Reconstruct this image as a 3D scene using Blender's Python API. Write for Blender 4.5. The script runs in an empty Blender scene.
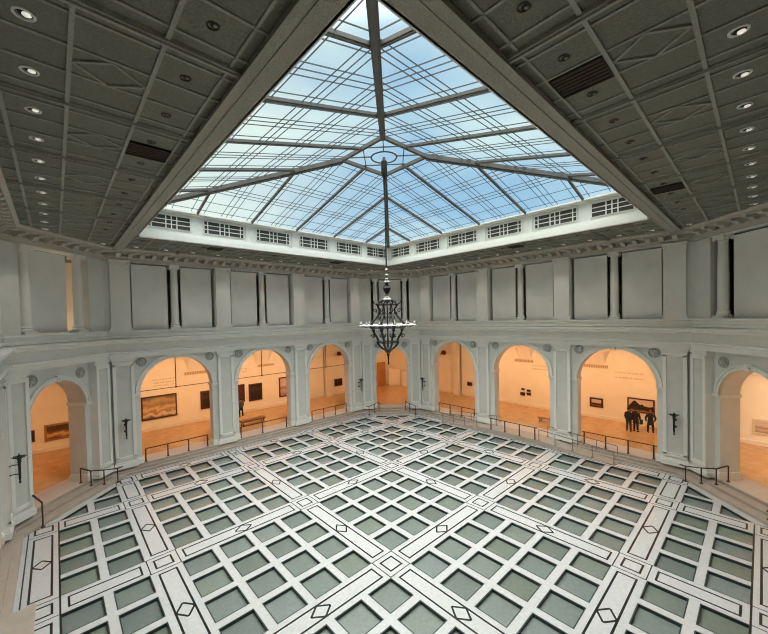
import bpy, bmesh, math, random
from math import sin, cos, pi, sqrt, radians
from mathutils import Vector, Matrix
random.seed(7)
scn = bpy.context.scene
COL = scn.collection
R2 = sqrt(2)
A, D, B, RA = 13.99, 16.92, 6.135, 2.16     # wall plane, corner plane, arch spacing, arch radius
ZG, ZS = 0.39, 4.77                          # gallery floor, arch spring
RC = 1.55
CO = .2
NO = .46                                     # the near corner, where the viewer stands, lies a little further back
OUT = 21.35                                  # outer gallery wall
CZ = 13.7                                    # ceiling

# ------------------------------------------------------------------ materials
def mat(name, col, rough=.6, metal=0., var=0., scale=4., bump=0., spec=.5, emit=None, bscale=None, col2=None, objvar=0., detail=4):
    m = bpy.data.materials.new(name); m.use_nodes = True
    nt = m.node_tree; b = nt.nodes['Principled BSDF']
    b.inputs['Roughness'].default_value = rough; b.inputs['Metallic'].default_value = metal
    b.inputs['Specular IOR Level'].default_value = spec
    c = (*col, 1)
    b.inputs['Base Color'].default_value = c
    tc = None
    def coord():
        nonlocal tc
        if tc is None: tc = nt.nodes.new('ShaderNodeTexCoord')
        return tc.outputs['Object']
    last = None
    if var or col2:
        n = nt.nodes.new('ShaderNodeTexNoise'); n.inputs['Scale'].default_value = scale; n.inputs['Detail'].default_value = detail
        nt.links.new(coord(), n.inputs['Vector'])
        r = nt.nodes.new('ShaderNodeValToRGB'); r.color_ramp.elements[0].position = .3; r.color_ramp.elements[1].position = .7
        a2 = col2 if col2 else [min(1, x*(1+var)) for x in col]
        a1 = col if col2 else [x*(1-var) for x in col]
        r.color_ramp.elements[0].color = (*a1, 1); r.color_ramp.elements[1].color = (*a2, 1)
        nt.links.new(n.outputs['Fac'], r.inputs['Fac']); nt.links.new(r.outputs['Color'], b.inputs['Base Color']); last = r.outputs['Color']
    if objvar:
        oi = nt.nodes.new('ShaderNodeObjectInfo'); h = nt.nodes.new('ShaderNodeHueSaturation')
        mr = nt.nodes.new('ShaderNodeMapRange'); mr.inputs['To Min'].default_value = 1-objvar; mr.inputs['To Max'].default_value = 1+objvar
        nt.links.new(oi.outputs['Random'], mr.inputs['Value']); nt.links.new(mr.outputs['Result'], h.inputs['Value'])
        if last: nt.links.new(last, h.inputs['Color'])
        else: h.inputs['Color'].default_value = c
        nt.links.new(h.outputs['Color'], b.inputs['Base Color'])
    if bump:
        n2 = nt.nodes.new('ShaderNodeTexNoise'); n2.inputs['Scale'].default_value = bscale or scale*6
        nt.links.new(coord(), n2.inputs['Vector'])
        bp = nt.nodes.new('ShaderNodeBump'); bp.inputs['Strength'].default_value = bump; bp.inputs['Distance'].default_value = .02
        nt.links.new(n2.outputs['Fac'], bp.inputs['Height']); nt.links.new(bp.outputs['Normal'], b.inputs['Normal'])
    if emit:
        b.inputs['Emission Color'].default_value = (*emit[0], 1); b.inputs['Emission Strength'].default_value = emit[1]
    return m

M = {}
M['wall'] = mat('painted_plaster', (.67, .685, .645), .55, var=.05, scale=1.3, bump=.08)
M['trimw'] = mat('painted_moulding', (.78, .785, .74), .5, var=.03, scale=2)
M['field'] = mat('grey_panel_paint', (.60, .61, .565), .65, var=.05, scale=2)  # greyer tone for the sunken pilaster fields
M['panelw'] = mat('screen_panel', (.76, .765, .73), .7, var=.04, scale=1.1)
M['ceil'] = mat('ceiling_mesh', (.185, .19, .15), .85, var=.18, scale=22, bump=.8, bscale=45)
M['rib'] = mat('ceiling_rib', (.33, .335, .28), .75, var=.14, scale=26, bump=.8, bscale=40)
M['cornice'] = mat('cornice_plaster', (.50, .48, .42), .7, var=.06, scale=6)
M['curb'] = mat('white_curb', (.80, .81, .76), .45, var=.02)
M['marble'] = mat('white_marble', (.50, .512, .515), .2, var=.07, scale=9, spec=.5, detail=8)
M['step'] = mat('warm_step_marble', (.40, .345, .29), .35, var=.09, scale=3, detail=8)
M['inlay'] = mat('black_marble', (.012, .014, .014), .25)
M['pitrim'] = mat('panel_frame', (.03, .045, .045), .4, metal=.3)
M['glassp'] = mat('frosted_glass', (.155, .188, .18), .28, var=.12, scale=7, spec=.9, objvar=.16, detail=8)
nt_ = M['glassp'].node_tree; hs_ = [n for n in nt_.nodes if n.type == 'HUE_SAT'][0]; oi_ = [n for n in nt_.nodes if n.type == 'OBJECT_INFO'][0]
mh_ = nt_.nodes.new('ShaderNodeMath'); mh_.operation = 'MULTIPLY'; mh_.inputs[1].default_value = 7.31; fr_ = nt_.nodes.new('ShaderNodeMath'); fr_.operation = 'FRACT'; mg_ = nt_.nodes.new('ShaderNodeMapRange'); mg_.inputs['To Min'].default_value = .37; mg_.inputs['To Max'].default_value = .51
nt_.links.new(oi_.outputs['Random'], mh_.inputs[0]); nt_.links.new(mh_.outputs[0], fr_.inputs[0]); nt_.links.new(fr_.outputs[0], mg_.inputs['Value']); nt_.links.new(mg_.outputs['Result'], hs_.inputs['Hue'])
M['beam'] = mat('skylight_beam', (.11, .105, .095), .6, var=.1, scale=3)
M['bar'] = mat('glazing_bar', (.07, .08, .085), .5)
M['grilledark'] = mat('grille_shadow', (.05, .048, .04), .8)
M['dark'] = mat('dark_void', (.012, .011, .01), .8)
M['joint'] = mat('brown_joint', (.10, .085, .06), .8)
M['vent'] = mat('vent_brown', (.05, .035, .02), .8, var=.3, scale=6)
M['iron'] = mat('black_iron', (.025, .024, .022), .45, metal=.6)
M['bronze'] = mat('dark_bronze', (.10, .045, .03), .4, metal=.7)
M['pewter'] = mat('pewter', (.24, .24, .22), .4, metal=.7)
M['whiteglow'] = mat('frosted_tube', (.9, .9, .86), .3, emit=((1, .97, .9), .35))
M['bulb'] = mat('lamp_bulb', (1, 1, .95), .3, emit=((1, .93, .8), .55))
M['gwall'] = mat('gallery_wall', (.86, .82, .74), .75, var=.03, scale=1)
M['wood'] = mat('maple_floor', (.56, .35, .175), .2, var=.13, scale=2, spec=.6)
M['thresh'] = mat('pink_stone', (.58, .50, .44), .4, var=.05, scale=3)
M['gold'] = mat('gilt_frame', (.42, .26, .08), .4, metal=.5)
M['walnut'] = mat('dark_wood_frame', (.07, .022, .012), .4, var=.2, scale=8)
M['bench'] = mat('bench_wood', (.20, .08, .03), .4, var=.2, scale=5)
M['doorp'] = mat('orange_panel', (.45, .24, .10), .5, var=.06)
M['white'] = mat('white_panel', (.85, .82, .76), .6)
M['skin'] = mat('skin', (.55, .33, .23), .5)
M['letter'] = mat('faint_lettering', (.66, .58, .47), .8)
M['medal'] = mat('grey_stone', (.42, .43, .39), .6, var=.35, scale=9, bump=.6)
M['rustf'] = mat('canvas_back', (.35, .2, .1), .7)
for n, c in dict(black=(.012, .012, .015), navy=(.014, .02, .04), teal=(.02, .06, .06), grey=(.07, .07, .08), jean=(.03, .035, .05), hair=(.03, .018, .01), blond=(.2, .13, .06)).items():
    M['c_'+n] = mat('cloth_'+n, c, .8)
# clear glass of the skylight: refraction-free tint
m = bpy.data.materials.new('skylight_glass'); m.use_nodes = True; nt = m.node_tree; nt.nodes.clear()
o = nt.nodes.new('ShaderNodeOutputMaterial'); t = nt.nodes.new('ShaderNodeBsdfTransparent'); g = nt.nodes.new('ShaderNodeBsdfGlossy'); x = nt.nodes.new('ShaderNodeMixShader'); f = nt.nodes.new('ShaderNodeFresnel')
t.inputs['Color'].default_value = (.93, .97, .97, 1); g.inputs['Roughness'].default_value = .1; f.inputs['IOR'].default_value = 1.25
x.inputs[0].default_value = .025; nt.nodes.remove(f); nt.links.new(t.outputs[0], x.inputs[1]); nt.links.new(g.outputs[0], x.inputs[2]); nt.links.new(x.outputs[0], o.inputs[0])
M['glass'] = m

# ------------------------------------------------------------------ mesh helpers
class MB:
    def __init__(s): s.v = []; s.f = []; s.m = []; s.mi = 0
    def add(s, vs, fs):
        o = len(s.v); s.v += [tuple(p) for p in vs]; s.f += [tuple(i+o for i in f) for f in fs]; s.m += [s.mi]*len(fs); return s
    def box(s, x0, x1, y0, y1, z0, z1, mt=None):
        vs = [(x, y, z) for x in (x0, x1) for y in (y0, y1) for z in (z0, z1)]
        if mt: vs = [mt @ Vector(p) for p in vs]
        return s.add(vs, [(0, 1, 3, 2), (4, 6, 7, 5), (0, 4, 5, 1), (2, 3, 7, 6), (0, 2, 6, 4), (1, 5, 7, 3)])
    def bar(s, p, q, w, h, up=(0, 0, 1)):
        p = Vector(p); q = Vector(q); d = (q-p).normalized(); u = Vector(up); sd = d.cross(u)
        if sd.length < 1e-4: sd = d.cross(Vector((1, 0, 0)))
        sd.normalize(); u = sd.cross(d)
        vs = []
        for c in (p, q):
            for a, b in ((-1, -1), (1, -1), (1, 1), (-1, 1)): vs.append(c+sd*a*w/2+u*b*h/2)
        return s.add(vs, [(3, 2, 1, 0), (4, 5, 6, 7), (0, 1, 5, 4), (1, 2, 6, 5), (2, 3, 7, 6), (3, 0, 4, 7)])
    def tube(s, pts, r, n=8, closed=False):
        pts = [Vector(p) for p in pts]; N = len(pts); rs = r if isinstance(r, (list, tuple)) else [r]*N
        o = len(s.v); ref = None
        for i, p in enumerate(pts):
            a = pts[(i-1) % N] if (closed or i) else p; b = pts[(i+1) % N] if (closed or i < N-1) else p
            d = (b-a).normalized()
            if ref is None: ref = d.cross(Vector((0, 0, 1)))
            if ref.length < 1e-3: ref = d.cross(Vector((1, 0, 0)))
            e1 = (ref-d*ref.dot(d)).normalized(); ref = e1; e2 = d.cross(e1)
            for k in range(n): s.v.append(tuple(p+(e1*cos(2*pi*k/n)+e2*sin(2*pi*k/n))*rs[i]))
        for i in range(N if closed else N-1):
            j = (i+1) % N
            for k in range(n):
                l = (k+1) % n; s.f.append((o+i*n+k, o+i*n+l, o+j*n+l, o+j*n+k)); s.m.append(s.mi)
        if not closed:
            s.f.append(tuple(o+k for k in range(n))[::-1]); s.m.append(s.mi)
            s.f.append(tuple(o+(N-1)*n+k for k in range(n))); s.m.append(s.mi)
        return s
    def lathe(s, prof, c=(0, 0, 0), n=20, axis='z'):
        o = len(s.v)
        for r, z in prof:
            for k in range(n):
                a = 2*pi*k/n; x, y = r*cos(a), r*sin(a)
                p = (x, y, z) if axis == 'z' else (z, x, y)
                s.v.append((c[0]+p[0], c[1]+p[1], c[2]+p[2]))
        for i in range(len(prof)-1):
            for k in range(n):
                l = (k+1) % n; s.f.append((o+i*n+k, o+i*n+l, o+(i+1)*n+l, o+(i+1)*n+k)); s.m.append(s.mi)
        s.f.append(tuple(o+k for k in range(n))[::-1]); s.m.append(s.mi)
        s.f.append(tuple(o+(len(prof)-1)*n+k for k in range(n))); s.m.append(s.mi)
        return s
    def prism(s, poly, x0, x1):       # polygon in (y,z), extruded along x
        n = len(poly); vs = [(x0, *p) for p in poly]+[(x1, *p) for p in poly]
        return s.add(vs, [tuple(range(n))[::-1], tuple(range(n, 2*n))]+[(i, (i+1) % n, n+(i+1) % n, n+i) for i in range(n)])
    def mesh(s, name, mats, smooth=False):
        me = bpy.data.meshes.new(name); me.from_pydata(s.v, [], s.f)
        for mm in (mats if isinstance(mats, (list, tuple)) else [mats]): me.materials.append(M[mm] if isinstance(mm, str) else mm)
        for p, i in zip(me.polygons, s.m): p.material_index = i; p.use_smooth = smooth
        bm = bmesh.new(); bm.from_mesh(me); bmesh.ops.recalc_face_normals(bm, faces=bm.faces); bm.to_mesh(me); bm.free()
        if smooth:
            try: me.set_sharp_from_angle(angle=radians(40))
            except Exception: pass
        return me
    def build(s, name, mats, parent=None, smooth=False, loc=None, rz=None):
        return link(name, s.mesh(name, mats, smooth), parent, loc, rz)
def link(name, me, parent=None, loc=None, rz=None):
    o = bpy.data.objects.new(name, me); COL.objects.link(o)
    if parent: o.parent = parent
    if loc: o.location = loc
    if rz is not None: o.rotation_euler = (0, 0, rz)
    return o
def tag(o, label=None, cat=None, group=None, kind=None):
    if label: o['label'] = label
    if cat: o['category'] = cat
    if group: o['group'] = group
    if kind: o['kind'] = kind
    return o
def empty(name, loc=(0, 0, 0), rz=0., label=None, cat=None, group=None):
    o = link(name, None, None, loc, rz); o.empty_display_size = .2
    return tag(o, label, cat, group)
def copy_tree(o, parent=None):
    c = o.copy(); COL.objects.link(c); c.parent = parent
    for ch in list(o.children): copy_tree(ch, c)
    return c
def struct(o): o['kind'] = 'structure'; return o
SIDES = {'right': 0., 'left': pi/2, 'near_left': pi, 'near_right': -pi/2}
CORN = {'far_corner': pi/4, 'left_corner': 3*pi/4, 'near_corner': -3*pi/4, 'right_corner': -pi/4}
def pos(ang, dist, s, z=0): return (cos(ang)*dist-sin(ang)*s, sin(ang)*dist+cos(ang)*s, z)
def octring(prof, z=None):
    """profile of (a,c,z) points swept round the octagonal court, closed profile"""
    mb = MB(); n = len(prof)
    for (a, c, z) in prof:
        h = R2*c-a; g = R2*(c+NO)-a
        mb.v += [(a, h, z), (h, a, z), (-h, a, z), (-a, h, z), (-a, -g, z), (-g, -a, z), (h, -a, z), (a, -h, z)]
    for i in range(n):
        j = (i+1) % n
        for k in range(8):
            l = (k+1) % 8; mb.f.append((i*8+k, i*8+l, j*8+l, j*8+k)); mb.m.append(0)
    return mb
def pr(*pz): return [(A-p, D-p, z) for p, z in pz]
def ringslab(mb, a, c, O, z0, z1):
    h = R2*c-a; g = R2*(c+NO)-a
    inn = [(a, h), (h, a), (-h, a), (-a, h), (-a, -g), (-g, -a), (h, -a), (a, -h)]
    out = [(O, h), (h, O), (-h, O), (-O, h), (-O, -g), (-g, -O), (h, -O), (O, -h)]
    cr = [(O, O), (-O, O), (-O, -O), (O, -O)]
    for z, fl in ((z0, 0), (z1, 1)):
        vs = [(*p, z) for p in inn+out+cr]; fs = []
        for k in (1, 3, 5, 7): l = (k+1) % 8; fs.append((k, l, 8+l, 8+k))
        for q, k in enumerate((0, 2, 4, 6)): fs.append((k, 8+k, 16+q, 8+k+1, k+1))
        mb.add(vs, fs)
    vs = [(*p, z) for z in (z0, z1) for p in inn]; mb.add(vs, [(k, (k+1) % 8, 8+(k+1) % 8, 8+k) for k in range(8)])
    return mb
def archwall(mb, d0, T, s0, s1, z0, z1, arches, n=28):
    """wall plate at x=d0..d0+T, holes with semicircular heads (centre, radius, spring)"""
    cuts = [s0]
    for c, r, zs in arches: cuts += [c-r, c+r]
    cuts.append(s1)
    def quad(ya, yb, za0, za1, zb0, zb1):
        vs = [(x, y, z) for x in (d0, d0+T) for (y, z) in ((ya, za0), (yb, zb0), (yb, zb1), (ya, za1))]
        mb.add(vs, [(0, 1, 2, 3), (7, 6, 5, 4)])
    for i in range(0, len(cuts), 2): quad(cuts[i], cuts[i+1], z0, z1, z0, z1)
    for c, r, zs in arches:
        pts = [(c-r*cos(pi*k/n), zs+r*sin(pi*k/n)) for k in range(n+1)]
        for (ya, za), (yb, zb) in zip(pts, pts[1:]):
            quad(ya, yb, za, z1, zb, z1)
        loop = [(c-r, z0)]+pts+[(c+r, z0)]
        for (ya, za), (yb, zb) in zip(loop, loop[1:]):
            mb.add([(d0, ya, za), (d0+T, ya, za), (d0+T, yb, zb), (d0, yb, zb)], [(0, 1, 2, 3)])
    for y in (s0, s1): mb.add([(d0, y, z0), (d0+T, y, z0), (d0+T, y, z1), (d0, y, z1)], [(0, 1, 2, 3)])
    mb.add([(d0, s0, z1), (d0+T, s0, z1), (d0+T, s1, z1), (d0, s1, z1)], [(0, 1, 2, 3)])
    return mb
def arcring(mb, d0, d1, c, zs, r0, r1, n=28):
    for k in range(n):
        a, b = pi*k/n, pi*(k+1)/n
        q = [(c-r*cos(t), zs+r*sin(t)) for r, t in ((r0, a), (r1, a), (r1, b), (r0, b))]
        mb.add([(x, *p) for x in (d0, d1) for p in q], [(0, 1, 2, 3), (7, 6, 5, 4), (0, 4, 5, 1), (2, 6, 7, 3), (1, 5, 6, 2), (3, 7, 4, 0)])
    return mb

# ------------------------------------------------------------------ court walls
T, TC = .7, 1.0
def pilaster_mb(w=.54, z0=ZG, z1=7.1, p=.2, bk=.05, base=.38, cap=.17):
    mb = MB()
    mb.box(-p, bk, -w, w, z0, z1-cap)
    mb.box(-p-.09, bk, -w-.09, w+.09, z0, z0+base*.7); mb.box(-p-.05, bk, -w-.05, w+.05, z0+base*.7, z0+base)
    mb.box(-p-.05, bk, -w-.05, w+.05, z1-cap, z1-cap*.45); mb.box(-p-.09, bk, -w-.09, w+.09, z1-cap*.45, z1)
    # raised border round a sunken panel
    zz0, zz1 = z0+base+.22, z1-cap-.2; e = .075
    for (a, b, c, d) in ((-w+.0, -w+.17, zz0, zz1), (w-.17, w-.0, zz0, zz1), (-w+.0, w-.0, zz0-.1, zz0+.1), (-w+.0, w-.0, zz1-.1, zz1+.1)):
        mb.box(-p-e, -p, a, b, c, d)
    mb.mi = 1; mb.box(-p-.004, -p, -w+.17, w-.17, zz0+.1, zz1-.1); mb.mi = 0
    return mb
me_pil = pilaster_mb().mesh('pilaster', ['trimw', 'field'])
me_pilc = pilaster_mb(w=.47, bk=CO+.05).mesh('corner_pilaster', ['trimw', 'field'])
def upil(w, z0=8.78, z1=13.08, p=.17):
    mb = MB(); mb.box(-p, .05, -w, w, z0, z1)
    mb.box(-p-.07, .05, -w-.07, w+.07, z0, z0+.12); mb.box(-p-.035, .05, -w-.035, w+.035, z0+.12, z0+.26)
    mb.box(-p-.05, .05, -w-.05, w+.05, z1-.12, z1); mb.box(-p-.025, .05, -w-.025, w+.025, z1-.36, z1-.30)
    for s in (-1, 1): mb.lathe([(.05, -.05), (.11, -.03), (.11, .03), (.05, .05)], (-p-.03, s*(w-.06), z1-.2), 10, 'x')
    return mb
me_up = upil(.5).mesh('upper_pilaster', 'trimw'); me_upc = upil(.33).mesh('upper_corner_pilaster', 'trimw')
mb = MB(); archwall(mb, 0, T, -10.15, 10.15, ZG-.1, 8.3, [(c, RA, ZS) for c in (-B, 0, B)]); me_wall = mb
def shift(mb, dx): mb.v = [(x+dx, y, z) for x, y, z in mb.v]; return mb
me_wall = shift(mb, A).mesh('wall', 'wall')
mb = MB(); archwall(mb, CO, TC, -3.05, 3.05, ZG-.1, 8.3, [(0, RC, ZS+.02)]); me_cwall = shift(mb, D).mesh('wall', 'wall')
# upper storey piers between the screen openings
mb = MB()
for s0, s1 in ((-10.15, -8.62), (-3.62, -2.53), (2.53, 3.62), (8.62, 10.15)): mb.box(A, A+T, s0, s1, 8.2, 13.6)
mb.box(A, A+T, -10.15, 10.15, 8.2, 8.8); mb.box(A, A+T, -10.15, 10.15, 13.02, 13.7); me_uw = mb.mesh('upper_wall', 'wall')
mb = MB()
for s0, s1 in ((-3.0, -1.86), (1.86, 3.0)): mb.box(D, D+T, s0, s1, 8.2, 13.6)
mb.box(D, D+T, -3., 3., 8.2, 8.8); mb.box(D, D+T, -3., 3., 13.02, 13.7); me_ucw = mb.mesh('upper_wall', 'wall')
def archi(r, T, w=.24, zs=ZS):
    mb = MB(); arcring(mb, -.09, .02, 0, zs, r, r+w); arcring(mb, -.15, .0, 0, zs, r+w-.05, r+w+.02); arcring(mb, -.12, .0, 0, zs, r, r+.035)
    a = mb.mesh('archivolt', 'trimw')
    mb = MB(); mb.prism([(-.10, zs+r-.04), (.10, zs+r-.04), (.15, zs+r+w+.07), (-.15, zs+r+w+.07)], -.17, .02)
    mb.prism([(-.06, zs+r+.02), (.06, zs+r+.02), (.09, zs+r+w), (-.09, zs+r+w)], -.21, -.16); k = mb.mesh('keystone', 'trimw')
    mb = MB()
    for s in (-1, 1):
        y0, y1 = sorted((s*(r-.05), s*(r+.40)))
        mb.box(-.11, .01, y0, y1, zs-.12, zs-.02); mb.box(-.17, .01, y0, y1, zs-.02, zs+.05)
        y0, y1 = sorted((s*(r-.06), s*r)); mb.box(-.05, T+.06, y0, y1, zs-.12, zs+.05)
    i = mb.mesh('impost', 'trimw')
    # plain pier plinths either side of the opening
    mb = MB()
    for s in (-1, 1):
        y0, y1 = sorted((s*(r-.06), s*(r+.36))); mb.box(-.09, T+.06, y0, y1, ZG, ZG+.3); mb.box(-.05, T+.03, y0+.02, y1-.02, ZG+.3, ZG+.38)
    p = mb.mesh('plinth', 'trimw')
    return a, k, i, p
AM = archi(RA, T); AC = archi(RC, TC-.02, .2, ZS+.02)
mb = MB(); mb.lathe([(.29, .01), (.29, -.035), (.25, -.07), (.22, -.03), (.17, -.05), (.10, -.11), (.03, -.12)], n=18, axis='x')
for k in range(7):
    a = k*2*pi/7; mb.lathe([(.055, -.03), (.05, -.09), (.01, -.11)], (0, .14*cos(a), .14*sin(a)), 8, 'x')
me_med = mb.mesh('medallion', 'medal', True)
def part(name, me, parent, x, y, z=0):
    return link(name, me, parent, (x, y, z))
for nm, ang in SIDES.items():
    w = struct(link('wall_'+nm, me_wall, rz=ang)); part('upper_wall', me_uw, w, 0, 0)
    for s in (-3.075, 3.075): part('pilaster', me_pil, w, A, s); part('upper_pilaster', me_up, w, A, s)
    for s in (-9.13, 9.13): part('pilaster', me_pil, w, A, s)
    for s in (-9.13, 9.13): part('upper_pilaster', me_up, w, A, s)
    for c in (-B, 0, B):
        for n_, me in zip(('archivolt', 'keystone', 'impost', 'plinth'), AM): part(n_, me, w, A, c)
        for s in (-2.03, 2.03): part('medallion', me_med, w, A-.0, c+s, 6.78)
for nm, ang in CORN.items():
    w = struct(link('wall_'+nm, me_cwall, loc=pos(ang, NO, 0) if nm == 'near_corner' else None, rz=ang)); part('upper_wall', me_ucw, w, 0, 0)
    for s in (-2.33, 2.33):
        part('pilaster', me_pilc, w, D, s)
    for n_, me in zip(('archivolt', 'keystone', 'impost', 'plinth'), AC): part(n_, me, w, D+CO, 0)
    for s in (-1.33, 1.33): part('medallion', me_med, w, D+CO, s, 6.55)

mb = MB(); mb.box(-.02, .0, -.02, .02, ZG, 7.1); me_cshade = mb.mesh('corner_joint', 'joint')  # dark strip painted in for the deep shade between the corner pilasters
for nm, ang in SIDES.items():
    for s in (-9.84, 9.84): link('corner_joint', me_cshade, bpy.data.objects['wall_'+nm], (A, s, 0))
# mouldings round the whole court
struct(octring(pr((-.3, 7.1), (.24, 7.1), (.24, 7.24), (.29, 7.24), (.29, 7.38), (.40, 7.42), (.40, 7.49), (.12, 7.51), (.12, 7.96), (.2, 7.98), (.26, 8.05), (.52, 8.07), (.52, 8.15), (.62, 8.21), (.62, 8.26), (.1, 8.33), (-.3, 8.34))).build('trim_1', 'trimw'))
struct(octring(pr((-.5, 8.34), (.24, 8.34), (.24, 8.44), (.14, 8.48), (.14, 8.68), (.22, 8.70), (.22, 8.8), (-.5, 8.8))).build('trim_2', 'trimw'))
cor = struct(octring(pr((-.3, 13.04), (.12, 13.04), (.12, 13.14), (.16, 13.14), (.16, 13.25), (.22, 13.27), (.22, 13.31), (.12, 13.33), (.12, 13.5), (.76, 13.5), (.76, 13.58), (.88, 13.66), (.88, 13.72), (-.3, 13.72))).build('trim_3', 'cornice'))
mb = MB(); mb.prism([(-.66, .17), (-.66, .05), (-.55, 0), (-.4, .04), (-.25, -.1), (-.0, -.12), (0, .17)], -.11, .11)
mb.v = [(y, x, z) for x, y, z in mb.v]; me_mod = mb.mesh('modillion', 'cornice')
nmod = 0
for nm, ang in SIDES.items():
    for k in range(-15, 16):
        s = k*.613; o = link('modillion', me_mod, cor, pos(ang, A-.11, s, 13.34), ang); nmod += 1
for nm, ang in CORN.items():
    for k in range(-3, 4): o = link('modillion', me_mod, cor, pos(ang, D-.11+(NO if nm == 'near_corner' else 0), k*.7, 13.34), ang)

# ------------------------------------------------------------------ upper storey: columns and screens
mb = MB(); r = .225
prof = [(r*1.28, 8.94), (r*1.32, 8.98), (r*1.28, 9.02), (r*1.12, 9.05), (r*1.12, 9.09), (r*1.2, 9.12), (r*1.12, 9.16), (r, 9.2)]
MBb = MB(); MBb.box(-.31, .31, -.31, .31, 8.8, 8.94); MBb.lathe(prof, n=24)
me_cb = MBb.mesh('base', 'trimw', True)
me_cs = MB().lathe([(r, 9.18), (r, 10.5), (r*.96, 11.6), (r*.87, 12.74)], n=24).mesh('shaft', 'trimw', True)
MBc = MB(); MBc.lathe([(r*.87, 12.70), (r*.98, 12.72), (r*.98, 12.76), (r*.9, 12.78), (r*1.2, 12.88)], n=24); MBc.box(-.3, .3, -.3, .3, 12.96, 13.05); MBc.box(-.24, .24, -.27, .27, 12.86, 12.97)
for sx in (-1, 1):
    for sy in (-1, 1): MBc.lathe([(.04, -.04), (.105, -.02), (.105, .02), (.04, .04)], (sx*.24, sy*.22, 12.87), 12, 'x')
me_cc = MBc.mesh('capital', 'trimw', True)
def column(ang, dist, s, lab, grp=None):
    x, y, z = pos(ang, dist, s)
    e = empty('column', (x, y, 8.8), ang, lab, 'column', grp)
    for n_, me in (('base', me_cb), ('shaft', me_cs), ('capital', me_cc)): link(n_, me, e, (0, 0, -8.8))
mb = MB(); mb.box(0, .09, -.98, .98, 8.82, 12.94); me_pn = mb.mesh('screen_panel', 'panelw')
mb = MB(); mb.box(0, .09, -1.06, 1.06, 8.82, 12.94); me_pnc = mb.mesh('screen_panel', 'panelw')
wn = {'left': 'left wall', 'right': 'right wall', 'near_left': 'near left wall', 'near_right': 'near right wall'}
bay = {'left': {B: 'nearest the left corner', 0: 'in the middle', -B: 'nearest the far corner'}, 'right': {-B: 'nearest the right corner', 0: 'in the middle', B: 'nearest the far corner'}}
for nm in ('left', 'right', 'near_left'):
    ang = SIDES[nm]
    for c in (-B, 0, B):
        if nm == 'near_left' and c > -1: continue
        where = bay[nm][c] if nm in bay else 'beside the left corner'
        column(ang, A+.24, c, 'pale upper column %s of the %s' % (where, wn[nm]))
        for k, s in enumerate((c-1.39, c+1.39)):
            e = link('screen_panel', me_pn, None, pos(ang, A+.25, s), ang)
            left_in_pic = (s > c) 
            tag(e, 'grey screen panel %s of the %s column %s' % ('left' if left_in_pic else 'right', wn[nm], where), 'panel', 'upper screen panels')
cw = {'far_corner': 'far corner', 'left_corner': 'left corner', 'right_corner': 'right corner'}
for nm in cw:
    ang = CORN[nm]
    for s in (-1.42, 1.42): column(ang, D+.26, s, 'round upper column on the %s side of the %s opening' % ('left' if s > 0 else 'right', cw[nm]))
    tag(link('screen_panel', me_pnc, None, pos(ang, D+.45, .12 if nm == 'left_corner' else 0), ang), 'plain grey upper screen panel between the two columns of the %s' % cw[nm], 'panel', 'upper screen panels')

# ------------------------------------------------------------------ slabs, outer walls, ceiling
struct(ringslab(MB(), A+.45, D+.5, OUT, 8.3, 8.62).build('floor_upper', 'gwall'))
mb = MB()
for (x0, x1, y0, y1) in ((8.87, OUT+.3, -OUT-.3, OUT+.3), (-OUT-.3, -8.87, -OUT-.3, OUT+.3), (-8.87, 8.87, 8.87, OUT+.3), (-8.87, 8.87, -OUT-.3, -8.87)): mb.box(x0, x1, y0, y1, CZ, CZ+.1)
ceil = struct(mb.build('ceiling', 'ceil'))
for nm, ang in SIDES.items():
    mb = MB(); mb.box(OUT, OUT+.3, -OUT-.3, OUT+.3, -.2, CZ); w = struct(mb.build('wall_outer_'+nm, 'gwall', rz=ang))
    mb = MB(); mb.box(OUT-.05, OUT, -OUT, OUT, ZG, ZG+.28); mb.box(OUT-.08, OUT, -OUT, OUT, ZG+.2, ZG+.26); mb.build('skirting', 'gwall', w)
    mb = MB()
    for s0, s1 in ((-OUT, -8.9), (8.9, OUT)): mb.box(OUT-.07, OUT, s0, s1, 4.72, 4.92); mb.box(OUT-.12, OUT, s0, s1, 4.86, 4.92)
    mb.build('string_course', 'gwall', w)
    mb = MB()
    for s in (-10.7, 10.7): mb.box(OUT-.3, OUT, s-.4, s+.4, ZG, 7.3); mb.box(OUT-.36, OUT, s-.45, s+.45, ZG, ZG+.35)
    mb.build('gallery_pilaster', 'gwall', w)
for nm, ang in SIDES.items():
    for s in (-11.0, 10.8):
        mb = MB(); mb.box(A+.75, OUT-.02, s, s+.2, 8.63, CZ-.01); struct(mb.build('wall_upper_gallery', 'gwall', rz=ang))  # added partitions, keep the warm corner light from spilling along the upper gallery
# ceiling ribs
def lin(mb, axis, off, a0, a1, w, h):
    if axis == 'x': mb.box(off-w/2, off+w/2, a0, a1, CZ-h, CZ)
    else: mb.box(a0, a1, off-w/2, off+w/2, CZ-h, CZ)
E_ = 13.08
for ax in ('x', 'y'):
    for sg in (-1, 1):
        for off, w, h in ((9.7, .05, .03), (10.67, .07, .045), (11.8, .07, .035), (12.76, .07, .045)):
            mb = MB(); lin(mb, ax, sg*off, -E_, E_, w, h); mb.build('rib', 'rib', ceil)
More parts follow.
